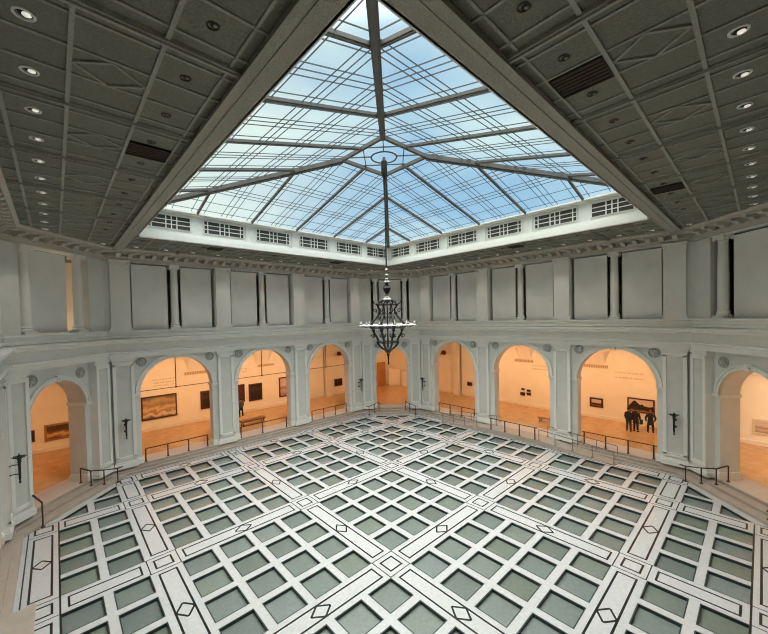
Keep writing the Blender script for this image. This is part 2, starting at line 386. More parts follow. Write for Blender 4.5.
# beams flanking the skylight on the near sides
mb = MB(); mb.box(-9.50, -9.01, -E_, E_, CZ-.14, CZ+.0); mb.box(-9.54, -9.06, -E_, E_, CZ-.17, CZ-.14); mb.box(-9.35, -9.19, -E_, E_, CZ-.19, CZ-.16); mb.build('beam', 'rib', ceil)
mb = MB(); mb.box(-E_, E_, -9.50, -9.01, CZ-.14, CZ+.0); mb.box(-E_, E_, -9.54, -9.06, CZ-.17, CZ-.14); mb.box(-E_, E_, -9.35, -9.19, CZ-.19, CZ-.16); mb.build('beam', 'rib', ceil)
for sg in (0, 1):
    mb = MB()
    for a0, a1 in ((-E_, -9.4), (8.9, E_)): lin(mb, 'xy'[sg], 9.0, a0, a1, .09, .06)
    mb.build('rib', 'rib', ceil)
# cross ribs
for ax in ('y', 'x'):
    for sg in (-1, 1):
        lo, hi = (9.42, E_) if sg < 0 else (8.9, E_)
        a0, a1 = (lo, hi) if sg > 0 else (-hi, -lo)
        for k in range(-2, 3):
            mb = MB(); c = k*3.067; w, h = (.14, .08) if k in (-2, 2) else (.08, .045)
            if ax == 'y':
                lin(mb, 'y', c, a0, a1, w, h); lin(mb, 'y', c, a0, a1, w*.4, h+.04)
            else:
                lin(mb, 'x', c, a0, a1, w, h); lin(mb, 'x', c, a0, a1, w*.4, h+.04)
            mb.build('rib', 'rib', ceil)
        for k in range(-3, 3):
            for q in (.32, 1.12, 1.93, 2.74):
                mb = MB(); c = k*3.067+q
                lin(mb, 'y' if ax == 'y' else 'x', c, a0, a1, .05, .03); 
                if q in (.32, 2.74): mb.build('rib_fillet', 'rib', ceil)
                else: mb.build('rib_fillet', 'rib', ceil)
# rhombus mouldings in the middle coffers
def rhomb(mb, pts, w, z0, h):
    for p, q in zip(pts, pts[1:]+pts[:1]): mb.bar((*p, z0), (*q, z0), w, h)
for nm, ang in SIDES.items():
    for k in range(-3, 3):
        c = k*3.067+1.53; mb = MB()
        rhomb(mb, [(10.71, c), (11.24, c+.39), (11.76, c), (11.24, c-.39)], .045, CZ-.02, .04)
        mb.build('rhombus_moulding', 'rib', ceil, rz=ang)

# recessed lights
mb = MB(); mb.lathe([(.105, .02), (.135, .0), (.135, -.02), (.11, -.03), (.1, -.02), (.1, .02)], n=24); me_ring = mb.mesh('trim_ring', 'trimw', True)
me_cup = MB().lathe([(.102, -.006), (.06, -.01), (.01, -.012)], n=20).mesh('reflector', 'dark', True)
me_bulb = MB().lathe([(.01, -.01), (.05, -.015), (.055, -.03), (.03, -.045), (.01, -.05)], n=14).mesh('bulb', 'bulb', True)
me_ring2 = MB().lathe([(.075, .02), (.09, .0), (.09, -.015), (.075, -.02), (.068, -.01), (.068, .02)], n=20).mesh('trim_ring', 'vent', True)
me_cup2 = MB().lathe([(.07, -.005), (.04, -.008), (.01, -.01)], n=16).mesh('reflector', 'dark', True)
me_bulb2 = MB().lathe([(.01, -.008), (.03, -.01), (.03, -.02), (.01, -.028)], n=12).mesh('bulb', 'pewter', True)
cn = {'left': 'far left', 'right': 'far right', 'near_left': 'left', 'near_right': 'right'}
li = 0
for nm, ang in SIDES.items():
    for row, (dist, meshes) in enumerate(((12.28, (me_ring, me_cup, me_bulb)), (10.18, (me_ring2, me_cup2, me_bulb2)))):
        for k in range(-8, 8):
            s = k*1.533+.767
            if abs(s) > 12.3: continue
            if row == 1 and abs(s) > 9.2: continue
            p = pos(ang, dist, s, CZ)
            if row == 0 and abs(s) > 11.6 and nm in ('left', 'near_right'): continue
            # skip what lies behind the viewpoint
            if (p[0]+12.1)*.67+(p[1]+12.5)*.74 < 1.5: continue
            e = empty('ceiling_light', p, 0, ('bright recessed light in the outer row of the %s ceiling' if row == 0 else 'small dark recessed light beside the skylight in the %s ceiling') % cn[nm], 'ceiling light', '%s row lights, %s side' % ('outer' if row == 0 else 'inner', cn[nm]))
            for n_, me in zip(('trim_ring', 'reflector', 'bulb'), meshes): link(n_, me, e)
            # bulb is offset inside its gimbal
            e.children[-1].location = (-.03, .03, 0)
# ceiling vents
mb = MB(); mb.box(-.43, .43, -.36, .36, -.035, -.01); me_vb = mb.mesh('backing', 'vent')
mb = MB()
for k in range(7): mb.box(-.43, .43, -.34+k*.113-.008, -.34+k*.113+.008, -.05, -.035)
mb.box(-.45, .45, -.38, -.36, -.06, 0); mb.box(-.45, .45, .36, .38, -.06, 0); mb.box(-.45, -.43, -.38, .38, -.06, 0); mb.box(.43, .45, -.38, .38, -.06, 0)
me_vs = mb.mesh('grille', 'dark')
for ang, s, lab in ((-pi/2, -4.6, 'large dark ceiling vent on the right, nearest the viewer'), (-pi/2, 4.45, 'dark slot vent in the right ceiling, towards the far right wall'), (pi, 1.68, 'dark vent in the left ceiling beside the skylight beam'), (pi/2, 4.7, 'small dark vent in the ceiling above the far left wall, left one'), (pi/2, -4.5, 'small dark vent in the ceiling above the far left wall, nearest the far corner'), (0, -1.6, 'small dark vent in the ceiling above the far right wall')):
    e = empty('ceiling_vent', pos(ang, 10.18, s, CZ), ang, lab, 'vent')
    link('backing', me_vb, e); link('grille', me_vs, e)

# ------------------------------------------------------------------ skylight
S, SG, ZT, H0, ZP = 8.82, 8.55, 15.23, 1.45, 17.07
kz = (ZP-ZT)/(SG-H0)
def zsl(h): return ZT+(SG-h)*kz
sky = struct(link('window_1', None))
for nm, ang in SIDES.items():
    mb = MB(); mb.box(S+.05, S+.2, -S-.2, S+.2, CZ-.02, 15.2); c = mb.build('curb', 'curb', sky, rz=ang)
    mb = MB(); mb.box(S-(.14 if nm in ('left', 'right') else -.02), S+.1, -S, S, CZ-(.10 if nm in ('left', 'right') else .02), CZ+.16); mb.box(S-(.08 if nm in ('left', 'right') else -.03), S+.1, -S, S, CZ+.16, CZ+.28); mb.box(S-.03, S+.1, -S, S, CZ+.28, CZ+.34); mb.build('fascia', 'curb', sky, rz=ang)
    mb = MB(); mb.box(S-.12, S+.1, -S, S, 15.06, 15.14); mb.box(S-.28, S+.1, -S, S, 15.14, 15.22); mb.build('top_moulding', 'curb', sky, rz=ang)
    for k in range(-3, 4):
        s = k*2.94*1.043 if abs(k) < 3 else k*2.94
        s = k*3.067 if abs(k) < 3 else (8.75 if k > 0 else -8.75)
        mb = MB(); mb.box(S-.02, S+.06, s-.27, s+.27, CZ+.34, 15.06); mb.box(S-.035, S-.02, s-.01, s+.01, CZ+.34, 15.06); mb.build('curb_pier', 'curb', sky, rz=ang)
# grilles
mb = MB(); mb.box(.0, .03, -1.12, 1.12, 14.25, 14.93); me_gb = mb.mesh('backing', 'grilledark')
mb = MB(); W_ = 1.12
for z in (14.22, 14.465, 14.695, 14.93): mb.box(-.03, .0, -W_-.03, W_+.03, z-.02 if z > 14.3 else z, z+.02 if z < 14.9 else z+.04)
for y in (-W_-.015, -.93, -.26, -.02+.02, .26, .93, W_+.015): mb.box(-.03, 0, y-.025, y+.025, 14.24, 14.95)
me_gf = mb.mesh('lattice', 'curb')
for nm in ('left', 'right'):
    ang = SIDES[nm]
    for k in range(-3, 3):
        s = (k+.5)*3.067
        if k in (-3, 2): s = math.copysign(7.36, s)
        i = (k+3) if nm == 'right' else (2-k)
        order = ['first', 'second', 'third', 'fourth', 'fifth', 'sixth']
        pos_ = order[2-k] if nm == 'left' else order[2-k]
        e = empty('air_grille', pos(ang, S+.02, s, 0), ang, 'white air grille under the skylight on the %s, %s counted from the %s' % ('left side' if nm == 'left' else 'right side', pos_ , 'left corner' if nm == 'left' else 'far corner'), 'grille', 'air grilles under the skylight')
        link('backing', me_gb, e); link('lattice', me_gf, e)
for ang in (pi/4, 3*pi/4, -3*pi/4, -pi/4):
    mb = MB(); mb.bar((SG*R2, 0, ZT-.08), (H0*R2, 0, ZP-.08), .24, .2); mb.bar((SG*R2, 0, ZT-.2), (H0*R2, 0, ZP-.2), .14, .08); mb.build('hip_beam', 'beam', sky, rz=ang)
mb = MB()
for nm, ang in SIDES.items():
    pa = [pos(ang, H0, -H0-.1, ZP-.06), pos(ang, H0, H0+.1, ZP-.06)]; mb.bar(*pa, .14, .16)
mb.build('ridge_frame', 'beam', sky)
for nm, ang in SIDES.items():
    for k in range(-2, 3):
        s = k*3.06; h = max(abs(s), H0)
        mb = MB(); mb.bar((SG, s, ZT-.02), (h, s, zsl(h)-.02), .11, .1); mb.bar((SG, s, ZT-.09), (h, s, zsl(h)-.09), .06, .05); mb.build('rafter', 'beam', sky, rz=ang)
    mb = MB(); w = .022
    for k in range(-3, 3):
        for q in (.33, 1.25, 1.53, 1.81, 2.73):
            s = k*3.06+q
            if abs(s) > SG-.1: continue
            h = max(abs(s), H0); mb.bar((SG, s, ZT+.03), (h, s, zsl(h)+.03), w, .025)
    for h in (7.38, 6.38, 6.11, 5.84, 4.86, 4.57, 4.28, 3.32, 3.04, 2.76, 8.25, 1.95):
        mb.bar((h, -h, zsl(h)+.03), (h, h, zsl(h)+.03), w, .025)
    mb.build('glazing_bars', 'bar', sky, rz=ang)
    mb = MB(); mb.add([(SG, -SG, ZT+.07), (SG, SG, ZT+.07), (H0, H0, ZP+.07), (H0, -H0, ZP+.07)], [(0, 1, 2, 3)]); mb.build('glass', 'glass', sky, rz=ang)
mb = MB(); mb.add([(-H0, -H0, ZP+.07), (H0, -H0, ZP+.07), (H0, H0, ZP+.07), (-H0, H0, ZP+.07)], [(0, 1, 2, 3)]); mb.build('glass', 'glass', sky)
mb = MB(); w = .04; q = .95
for a in (pi/4, 3*pi/4, -3*pi/4, -pi/4):
    L = H0*R2-q; mb.bar(pos(a, q, -L, ZP+.03), pos(a, q, L, ZP+.03), w, .05); mb.bar(pos(a, .6, 0, ZP+.03), pos(a, H0*R2, 0, ZP+.03), w, .05)
mb.tube([(.62*cos(t*pi/18), .62*sin(t*pi/18), ZP-.02) for t in range(36)], .04, 6, True)
mb.build('glazing_bars', 'bar', sky)

# ------------------------------------------------------------------ court floor
ints = []
for m_ in (-6.2, 0, 6.2):
    for j in range(4): ints.append((m_-2.59+j*1.363, m_-2.59+j*1.363+1.09))
for a, b in ((9.83, 10.92), (11.18, 12.27)): ints += [(a, b), (-b, -a)]
ints.sort()
edges = sorted({round(v, 4) for i in ints for v in i} | {-14.6, 14.6}); E0 = {(round(a, 4), round(b, 4)) for a, b in ints}
CL = 15.62*R2
def clip(poly, sx, sy):
    out = []
    f = lambda p: CL-(sx*p[0]+sy*p[1])
    for p, q in zip(poly, poly[1:]+poly[:1]):
        a, b = f(p), f(q)
        if a >= 0: out.append(p)
        if a*b < 0: t_ = a/(a-b); out.append((p[0]+t_*(q[0]-p[0]), p[1]+t_*(q[1]-p[1])))
    return out
mb = MB(); cells = []
for x0, x1 in zip(edges, edges[1:]):
    for y0, y1 in zip(edges, edges[1:]):
        if (x0, x1) in E0 and (y0, y1) in E0:
            sx, sy = (1 if x0 > 0 else -1), (1 if y0 > 0 else -1)
            poly = [(x0, y0), (x1, y0), (x1, y1), (x0, y1)]; c = clip(poly, sx, sy)
            if len(c) < 3 or max(sx*p[0]+sy*p[1] for p in c)-min(sx*p[0]+sy*p[1] for p in c) < .2:
                mb.add([(*p, 0) for p in poly], [(0, 1, 2, 3)]); continue
            full = len(c) == 4 and abs((x1-x0)*(y1-y0)-1.188) < .01 and all(abs(p[0]-q_[0])+abs(p[1]-q_[1]) < .01 for p, q_ in zip(c, poly))
            cells.append((x0, y0, c, full))
            if not full:
                # marble beyond the cut
                oth = []
                f = lambda p: (sx*p[0]+sy*p[1])-CL
                for p, q_ in zip(poly, poly[1:]+poly[:1]):
                    a, b = f(p), f(q_)
                    if a >= 0: oth.append(p)
                    if a*b < 0: t_ = a/(a-b); oth.append((p[0]+t_*(q_[0]-p[0]), p[1]+t_*(q_[1]-p[1])))
                if len(oth) > 2: mb.add([(*p, 0) for p in oth], [tuple(range(len(oth)))])
        else:
            mb.add([(x0, y0, 0), (x1, y0, 0), (x1, y1, 0), (x0, y1, 0)], [(0, 1, 2, 3)])
floor = struct(mb.build('floor', 'marble'))
mb = MB(); mb.box(-21.5, 21.5, -21.5, 21.5, -.5, -.3); mb.build('subfloor', 'dark', floor)
PD = .10
def panel_meshes(c, ox, oy):
    P = [(p[0]-ox, p[1]-oy) for p in c]; n = len(P)
    cx, cy = sum(p[0] for p in P)/n, sum(p[1] for p in P)/n
    def inset(d):
        out = []
        for i in range(n):
            a, b, c_ = Vector(P[i-1]), Vector(P[i]), Vector(P[(i+1) % n])
            e1 = (b-a).normalized(); e2 = (c_-b).normalized(); n1 = Vector((-e1.y, e1.x)); n2 = Vector((-e2.y, e2.x))
            k = (n1+n2); k = k/ max(.15, (k.length_squared/2)); out.append(tuple(b+k*d))
        return out
    q1 = inset(.035)
    g = MB(); g.add([(*p, -PD) for p in P], [tuple(range(n))])
    r_ = MB(); vs = [(*p, .001) for p in P]+[(*p, .001) for p in q1]+[(*p, -PD) for p in q1]
    r_.add(vs, [(i, (i+1) % n, n+(i+1) % n, n+i) for i in range(n)]+[(n+i, n+(i+1) % n, 2*n+(i+1) % n, 2*n+i) for i in range(n)])
    return g.mesh('glass_floor_panel', 'glassp'), r_.mesh('frame', 'pitrim')
gm, rm = panel_meshes([(0, 0), (1.09, 0), (1.09, 1.09), (0, 1.09)], 0, 0)
blockname = {-2: 'outermost', -1: 'near', 0: 'middle', 1: 'far', 2: 'outermost'}
def blk(v): return -2 if v < -9.5 else -1 if v < -3.1 else 0 if v < 3 else 1 if v < 9.5 else 2
def blab(i, j, full):
    nmx = {(0, 0): 'the central block of the floor', (-1, -1): 'the block nearest the viewer', (1, 1): 'the block towards the far corner', (-1, 1): 'the block towards the left corner', (1, -1): 'the block towards the right corner',
           (-1, 0): 'the block just left in front of the central block', (0, -1): 'the block just right in front of the central block', (0, 1): 'the block just behind left of the central block', (1, 0): 'the block just behind right of the central block'}
    if (i, j) in nmx: s = nmx[(i, j)]
    else:
        side = {2: 'far right wall', -2: 'near left edge'}.get(i) or ''
        side2 = {2: 'far left wall', -2: 'near right edge'}.get(j) or ''
        if side and side2: s = 'the cut floor corner between the %s and the %s' % (side, side2)
        else:
            u = side or side2; k = j if side else i
            s = 'the outer strip along the %s, its %s block' % (u, {-1: 'nearer', 0: 'middle', 1: 'farther'}[k])
    return ('grey-green glass panel cut on a slant in %s' if not full else 'square grey-green glass panel in %s') % s
for x0, y0, c, full in cells:
    # leave out panels that lie behind the viewpoint
    cx, cy = x0+.5+12.1, y0+.5+12.5
    dep = cx*.675+cy*.738; lat = abs(cx*.738-cy*.675)
    if dep < 5 or lat > dep*1.25: 
        k = (x0, y0)
        p_ = MB().add([(*p, 0) for p in c], [tuple(range(len(c)))]); p_.build('marble_infill', 'marble', floor); continue
    g_, r_ = (gm, rm) if full else panel_meshes(c, x0, y0)
    o = link('glass_floor_panel', g_, None, (x0, y0, 0)); lb = blab(blk(x0), blk(y0), full)
    tag(o, lb, 'floor panel', lb.split(' in ')[-1]+(' panels' if full else ' cut panels')); link('frame', r_, o)
# black inlay lines
mb = MB(); LW = .065
def line(x0, y0, x1, y1, w=LW):
    if x0 == x1: mb.box(x0-w/2, x0+w/2, min(y0, y1)-w/2, max(y0, y1)+w/2, 0, .0025)
    elif y0 == y1: mb.box(min(x0, x1)-w/2, max(x0, x1)+w/2, y0-w/2, y0+w/2, 0, .003)
    else: mb.bar((x0, y0, .0015), (x1, y1, .0015), w, .004)
def rect(x0, y0, x1, y1):
    line(x0, y0, x1, y0); line(x1, y0, x1, y1); line(x1, y1, x0, y1); line(x0, y1, x0, y0)
def rho(x, y, a=.36, b=.27):
    p = [(x-a, y), (x, y+b), (x+a, y), (x, y-b)]
    for u, v in zip(p, p[1:]+p[:1]): line(*u, *v)
cr = (-9.3, -3.1, 3.1, 9.3)
for x in cr:
    for y in cr:
        q = .5
        for s in (-1, 1): line(x-q, y+s*q, x+q, y+s*q, .035); line(x+s*q, y-q, x+s*q, y+q, .035)
        rect(x-.28, y-.28, x+.28, y+.28)
for x in cr:
    for m_ in (-6.2, 0, 6.2):
        rect(x-.28, m_-2.38, x+.28, m_+2.38); rho(x, m_, .27, .36)
        rect(m_-2.38, x-.28, m_+2.38, x+.28); rho(m_, x, .36, .27)
    for s in (-1, 1):
        if abs(x) < 9 or True:
            a, b = 10.03, 12.05
            if abs(x) > 9: b = 12.05
            rect(x-.28, s*a, x+.28, s*b); rect(s*a, x-.28, s*b, x+.28)
            rect(x-.28, s*12.47, x+.28, s*13.05); rect(s*12.47, x-.28, s*13.05, x+.28)
for s in (-1, 1):
    for m_ in (-6.2, 0, 6.2):
        rect(s*12.48, m_-2.33, s*13.05, m_+2.33); rect(m_-2.33, s*12.48, m_+2.33, s*13.05); rho(s*12.77, m_, .27, .33); rho(m_, s*12.77, .33, .27)
    line(s*12.27, -9.7, s*12.27, 9.7, .05); line(-9.7, s*12.27, 9.7, s*12.27, .05)
    line(s*13.25, -9.3, s*13.25, 9.3, .04); line(-9.3, s*13.25, 9.3, s*13.25, .04)
    for x in cr:
        for e in (-.5, .5): line(s*12.27, x+e, s*13.25, x+e, .03); line(x+e, s*12.27, x+e, s*13.25, .03)
mb.build('inlay', 'inlay', floor)
for s in (-1, 1):
    pass

# steps round the court, gallery floor
pr3 = [(13.4, 15.98, 0), (13.4, 15.98, .13), (13.66, 16.5, .13), (13.66, 16.5, .26), (13.92, 17.03, .26), (13.92, 17.03, .388), (13.985, 17.13, .388), (13.985, 17.13, 0)]
st = struct(octring(pr3).build('floor_steps', 'step'))
struct(octring([(13.985, 17.13, .2), (13.985, 17.13, ZG), (15.4, 18.6, ZG), (15.4, 18.6, .2)]).build('floor_threshold', 'thresh'))
fg = struct(ringslab(MB(), 15.4, 18.6, OUT, .3, ZG).build('floor_gallery', 'wood'))
# ramps and landing before the middle of the right wall
mb = MB(); mb.prism([(-6.5, 0), (-2.0, ZG), (1.95, ZG), (6.6, 0)], 12.6, 13.93); ob = mb.build('wheelchair_ramp', 'step'); tag(ob, 'long stone ramp with a level landing in front of the right wall middle arch', 'ramp')
mb = MB(); mb.box(-13.95, -12.87, -2.6, 2.98, 0, .36); mb.box(-13.97, -12.83, -2.64, 3.02, .36, .42); ob = mb.build('stone_landing', 'step'); tag(ob, 'low stone landing block at the bottom left edge of the court', 'landing')

# ------------------------------------------------------------------ galleries
vm = MB(); NU, NV = 30, 18
def vault(u, v):
    z = 4.95; a = 0
    if abs(u) < 2.38: a = 2.3*sqrt(max(0, 1-(u/2.38)**2))
    b = 2.3*sqrt(max(0, 1-(v/3.33)**2))
    return z+max(a, b)
us = [-3.0675+6.135*i/NU for i in range(NU+1)]; vs_ = [-3.33+6.66*j/NV for j in range(NV+1)]
vm.add([(18.02+v, u, vault(u, v)) for u in us for v in vs_], [(i*(NV+1)+j, i*(NV+1)+j+1, (i+1)*(NV+1)+j+1, (i+1)*(NV+1)+j) for i in range(NU) for j in range(NV)])
me_v = vm.mesh('vault', 'gwall', True)
for nm, ang in SIDES.items():
    if nm in ('near_left', 'near_right'): pass
    for c in (-B, 0, B): struct(link('ceiling_vault', me_v, None, pos(ang, 0, c, 0), ang))
    mb = MB(); archwall(mb, 0, .8, -3.33, 3.33, ZG, 8.3, [(0, 2.75, 4.6)])
    mb.v = [(18.02+y, x, z) for x, y, z in mb.v]
    me_t = mb.mesh('transverse_arch', 'gwall')
    for s in (-11.1, 10.3): struct(link('wall_transverse', me_t, None, pos(ang, 0, s, 0), ang))
mb = MB()
for sx in (-1, 1):
    for sy in (-1, 1):
        P5 = [(sx*10.8, sy*OUT), (sx*OUT, sy*OUT), (sx*OUT, sy*10.8), (sx*14.4, sy*10.8), (sx*10.8, sy*14.4)]
        mb.add([(*p, z) for z in (7.15, 7.3) for p in P5], [(0, 1, 2, 3, 4), (5, 6, 7, 8, 9), (3, 4, 9, 8)])
cg = struct(mb.build('ceiling_corner_rooms', 'gwall'))

# tie rods in the left arches
for c, l in ((B, 'nearest the left corner'), (0, 'in the middle of the left wall'), (-B, 'nearest the far corner')):
    mb = MB(); mb.bar((A+.62, c-RA+.01, ZS+.05), (A+.62, c+RA-.01, ZS+.05), .04, .04); mb.bar((A+.62, c, ZS+.05), (A+.62, c, ZS+RA), .05, .05, (1, 0, 0)); mb.tube([(A+.62, c, ZS+.0), (A+.62, c, ZS+.1)], .06)
    e = mb.build('tie_rod', 'bronze', rz=pi/2); tag(e, 'thin dark T-shaped tie rod across the arch %s' % l, 'tie rod', 'tie rods in the left arches')

# pictures on the outer gallery walls
def picture(side, s0, s1, z0, z1, fr, fw, art, label, cat='painting'):
    ang = SIDES[side]; dep = .09
    a, b = (s0, s1) if s0 < s1 else (s1, s0)
    if side == 'left': a, b = -b, -a
    c, zc = (a+b)/2, (z0+z1)/2; hw, hh = (b-a)/2, (z1-z0)/2
    e = empty('framed_painting', pos(ang, OUT, c, zc), ang, label, cat)
    mb = MB()
    for y0, y1, w0, w1 in ((-hw, hw, hh-fw, hh), (-hw, hw, -hh, -hh+fw), (-hw, -hw+fw, -hh+fw, hh-fw), (hw-fw, hw, -hh+fw, hh-fw)):
        mb.box(-dep, -.005, y0, y1, w0, w1); 
    for y0, y1, w0, w1 in ((-hw+fw*.3, hw-fw*.3, hh-fw*.7, hh-fw*.3), (-hw+fw*.3, hw-fw*.3, -hh+fw*.3, -hh+fw*.7)): mb.box(-dep-.02, -dep, y0, y1, w0, w1)
    mb.build('frame', fr, e)
    mb = MB(); mb.box(-.04, -.01, -hw+fw, hw-fw, -hh+fw, hh-fw); mb.build('canvas', art, e)
    return e
def artmat(name, stops, scale=1.5, distort=0., axis=2, mix=None):
    """vertical colour bands broken up by noise: sky, land, water of a plain landscape"""
    m = bpy.data.materials.new(name); m.use_nodes = True; nt = m.node_tree; b = nt.nodes['Principled BSDF']; b.inputs['Roughness'].default_value = .6
    tc = nt.nodes.new('ShaderNodeTexCoord'); sp = nt.nodes.new('ShaderNodeSeparateXYZ'); nt.links.new(tc.outputs['Generated'], sp.inputs[0])
    n = nt.nodes.new('ShaderNodeTexNoise'); n.inputs['Scale'].default_value = scale; n.inputs['Detail'].default_value = 5; nt.links.new(tc.outputs['Object'], n.inputs['Vector'])
    ma = nt.nodes.new('ShaderNodeMath'); ma.operation = 'MULTIPLY_ADD'; ma.inputs[1].default_value = distort; nt.links.new(n.outputs['Fac'], ma.inputs[0]); nt.links.new(sp.outputs[axis], ma.inputs[2])
    su = nt.nodes.new('ShaderNodeMath'); su.operation = 'SUBTRACT'; su.inputs[1].default_value = distort*.5; nt.links.new(ma.outputs[0], su.inputs[0])
    r = nt.nodes.new('ShaderNodeValToRGB'); cr_ = r.color_ramp
    while len(cr_.elements) < len(stops): cr_.elements.new(.5)
    for el, (p, c) in zip(cr_.elements, stops): el.position = p; el.color = (*c, 1)
    nt.links.new(su.outputs[0], r.inputs[0]); nt.links.new(r.outputs[0], b.inputs['Base Color']); return m
a_surf = artmat('misty_gold_art', [(0, (.10, .05, .02)), (.15, (.75, .6, .42)), (.28, (.35, .22, .1)), (.42, (.7, .5, .3)), (.6, (.32, .21, .1)), (.8, (.5, .36, .2)), (1, (.16, .12, .07))], 2.2, .5)
a_dark = artmat('dark_portrait_art', [(0, (.008, .006, .006)), (.5, (.02, .012, .01)), (.7, (.05, .025, .018)), (1, (.01, .008, .008))], 3, .4)
a_sea = artmat('pale_seascape_art', [(0, (.3, .2, .16)), (.3, (.6, .45, .38)), (.45, (.35, .2, .15)), (.6, (.65, .5, .45)), (1, (.6, .5, .5))], 3, .3)
a_mt = artmat('mountain_lake_art', [(0, (.45, .25, .1)), (.12, (.10, .03, .02)), (.40, (.03, .012, .012)), (.42, (.62, .5, .52)), (1, (.7, .55, .52))], 3.0, .12)
a_land = artmat('golden_landscape_art', [(0, (.10, .04, .015)), (.3, (.75, .5, .2)), (.5, (.22, .10, .03)), (.65, (.12, .06, .03)), (1, (.10, .05, .03))], 2.2, .5)
a_red = artmat('dark_red_art', [(0, (.05, .01, .01)), (1, (.09, .012, .01))], 4, .4)
a_sq = artmat('dark_square_art', [(0, (.02, .01, .01)), (1, (.06, .02, .015))], 4, .4)
picture('left', -7.2, -4.64, 1.30, 3.22, 'walnut', .10, a_surf, 'large gold-toned misty painting in the left arch nearest the left corner')
picture('left', -2.75, -1.35, 1.42, 3.03, 'walnut', .18, a_dark, 'tall dark portrait painting at the right edge of the first left arch')
picture('left', .1, 1.2, 1.45, 3.14, 'walnut', .12, a_red, 'dark red painting behind the standing person at the left edge of the middle left arch')
picture('left', 1.62, 2.96, 1.36, 3.03, 'walnut', .13, a_dark, 'square black portrait painting in the centre of the middle left arch')
picture('left', 4.80, 6.5, 1.22, 3.27, 'walnut', .12, a_sea, 'pale seascape painting at the right edge of the middle left arch')
picture('left', 11.79, 12.88, 1.32, 2.17, 'walnut', .06, a_sq, 'small dark painting seen through the left wall arch nearest the far corner')
picture('left', -12.9, -10.6, 1.10, 2.25, 'gold', .13, a_land, 'wide gilt-framed landscape painting seen through the left corner arch')
picture('left', -14.7, -13.37, 1.23, 2.03, 'walnut', .10, a_sq, 'small dark painting cut off at the left edge of the left corner arch')
picture('right', 8.96, 9.54, 1.55, 1.94, 'walnut', .05, a_sq, 'small dark painting seen through the right wall arch nearest the far corner')
picture('right', 3.12, 3.42, 1.88, 2.05, 'walnut', .03, a_red, 'tiny dark red picture, upper left of four small ones in the middle right arch', 'picture')
picture('right', 2.53, 2.88, 1.80, 1.99, 'walnut', .03, a_red, 'tiny dark red picture, upper right of four small ones in the middle right arch', 'picture')
picture('right', 3.07, 3.52, 1.36, 1.66, 'walnut', .04, a_red, 'small dark red picture, lower left of four small ones in the middle right arch', 'picture')
picture('right', 2.49, 2.89, 1.46, 1.68, 'walnut', .04, a_red, 'small dark red picture, lower right of four small ones in the middle right arch', 'picture')
picture('right', -3.54, -2.55, 1.30, 2.08, 'walnut', .13, a_mt, 'small brown-framed landscape left of the people in the last right wall arch')
pm = picture('right', -6.96, -5.23, 1.37, 2.48, 'walnut', .09, a_mt, 'wide mountain landscape painting that three people are looking at in the right arch')
# dark mountain masses painted on the canvas
mb = MB(); mb.prism([(.76, -.05), (.62, .1), (.5, .3), (.38, .36), (.2, .2), (.05, .05), (-.1, .12), (-.2, .0), (-.5, -.05), (-.76, .02), (-.76, -.3), (.76, -.3)], -.046, -.041); mb.build('painted_hills', 'c_hair', pm)
picture('right', -14.3, -12.03, 1.10, 2.10, 'letter', .14, a_sea, 'wide pale-framed picture in the right corner arch at the right edge')
# wall vents and faint lettering in the galleries
def wallvent(side, s0, s1, z0, z1, label):
    ang = SIDES[side]; a, b = sorted((s0, s1)); 
    if side == 'left': a, b = -b, -a
    e = empty('wall_vent', pos(ang, OUT, (a+b)/2, (z0+z1)/2), ang, label, 'vent'); hw, hh = (b-a)/2, (z1-z0)/2
    mb = MB(); mb.box(-.03, -.005, -hw, hw, -hh, hh); mb.build('frame', 'letter', e)
    mb = MB()
    for k in range(14): y = -hw+.06+(2*hw-.12)*k/13; mb.box(-.05, -.03, y-.03, y+.03, -hh+.05, hh-.05)
    mb.build('louvre', 'doorp', e)
wallvent('right', -3.92, -2.1, 4.6, 4.9, 'long narrow wall vent high in the right arch above the small landscape')
wallvent('right', 2.23, 4.08, 4.6, 4.9, 'long narrow wall vent high in the middle right wall arch')
wallvent('left', -3.97, -2.05, 4.6, 4.9, 'long narrow wall vent high in the left arch above the gold-toned painting')
wallvent('left', 2.6, 4.3, 4.6, 4.85, 'long narrow wall vent high in the middle left wall arch')
def lettering(side, s0, s1, rows, label):
    ang = SIDES[side]; a, b = sorted((s0, s1)); rnd = random.Random(3)
    if side == 'left': a, b = -b, -a
    mb = MB()
    for z in rows:
        y = a
        while y < b-.1:
            w = rnd.uniform(.04, .13); h = rnd.choice((.07, .1, .13)); mb.box(OUT-.012, OUT-.002, y, y+w, z-h/2, z+h/2); y += w+rnd.uniform(.03, .06)
    o = mb.build('wall_lettering', 'letter', rz=ang); tag(o, label, 'lettering')
lettering('right', -6.28, -4.3, (4.38, 3.98), 'two faint lines of relief lettering on the gallery wall above the mountain painting')
lettering('right', .6, 2.45, (4.36, 4.05), 'two faint lines of relief lettering on the gallery wall in the middle right arch')
lettering('left', -6.38, -4.64, (4.5, 4.25, 4.02), 'faint relief lettering above the gold-toned painting in the first left arch')
lettering('left', -.6, 1.5, (4.6, 4.35), 'faint relief lettering high in the middle left arch')
# lamps on the wall
mb = MB(); mb.box(-.5, -.14, -.3, .3, -.22, .22); mb.box(-.14, -.1, -.05, .05, -.05, .05); mb.box(-.55, -.5, -.26, .26, -.18, .18)
e = mb.build('loudspeaker', 'walnut', loc=pos(pi/2, OUT, -12.5, 5.15), rz=pi/2); tag(e, 'small dark box mounted high in the left arch nearest the far corner', 'speaker')
e = link('loudspeaker', e.data, None, pos(0, OUT, 12.65, 5.05), 0.); tag(e, 'small dark box mounted high in the right arch nearest the far corner', 'speaker')

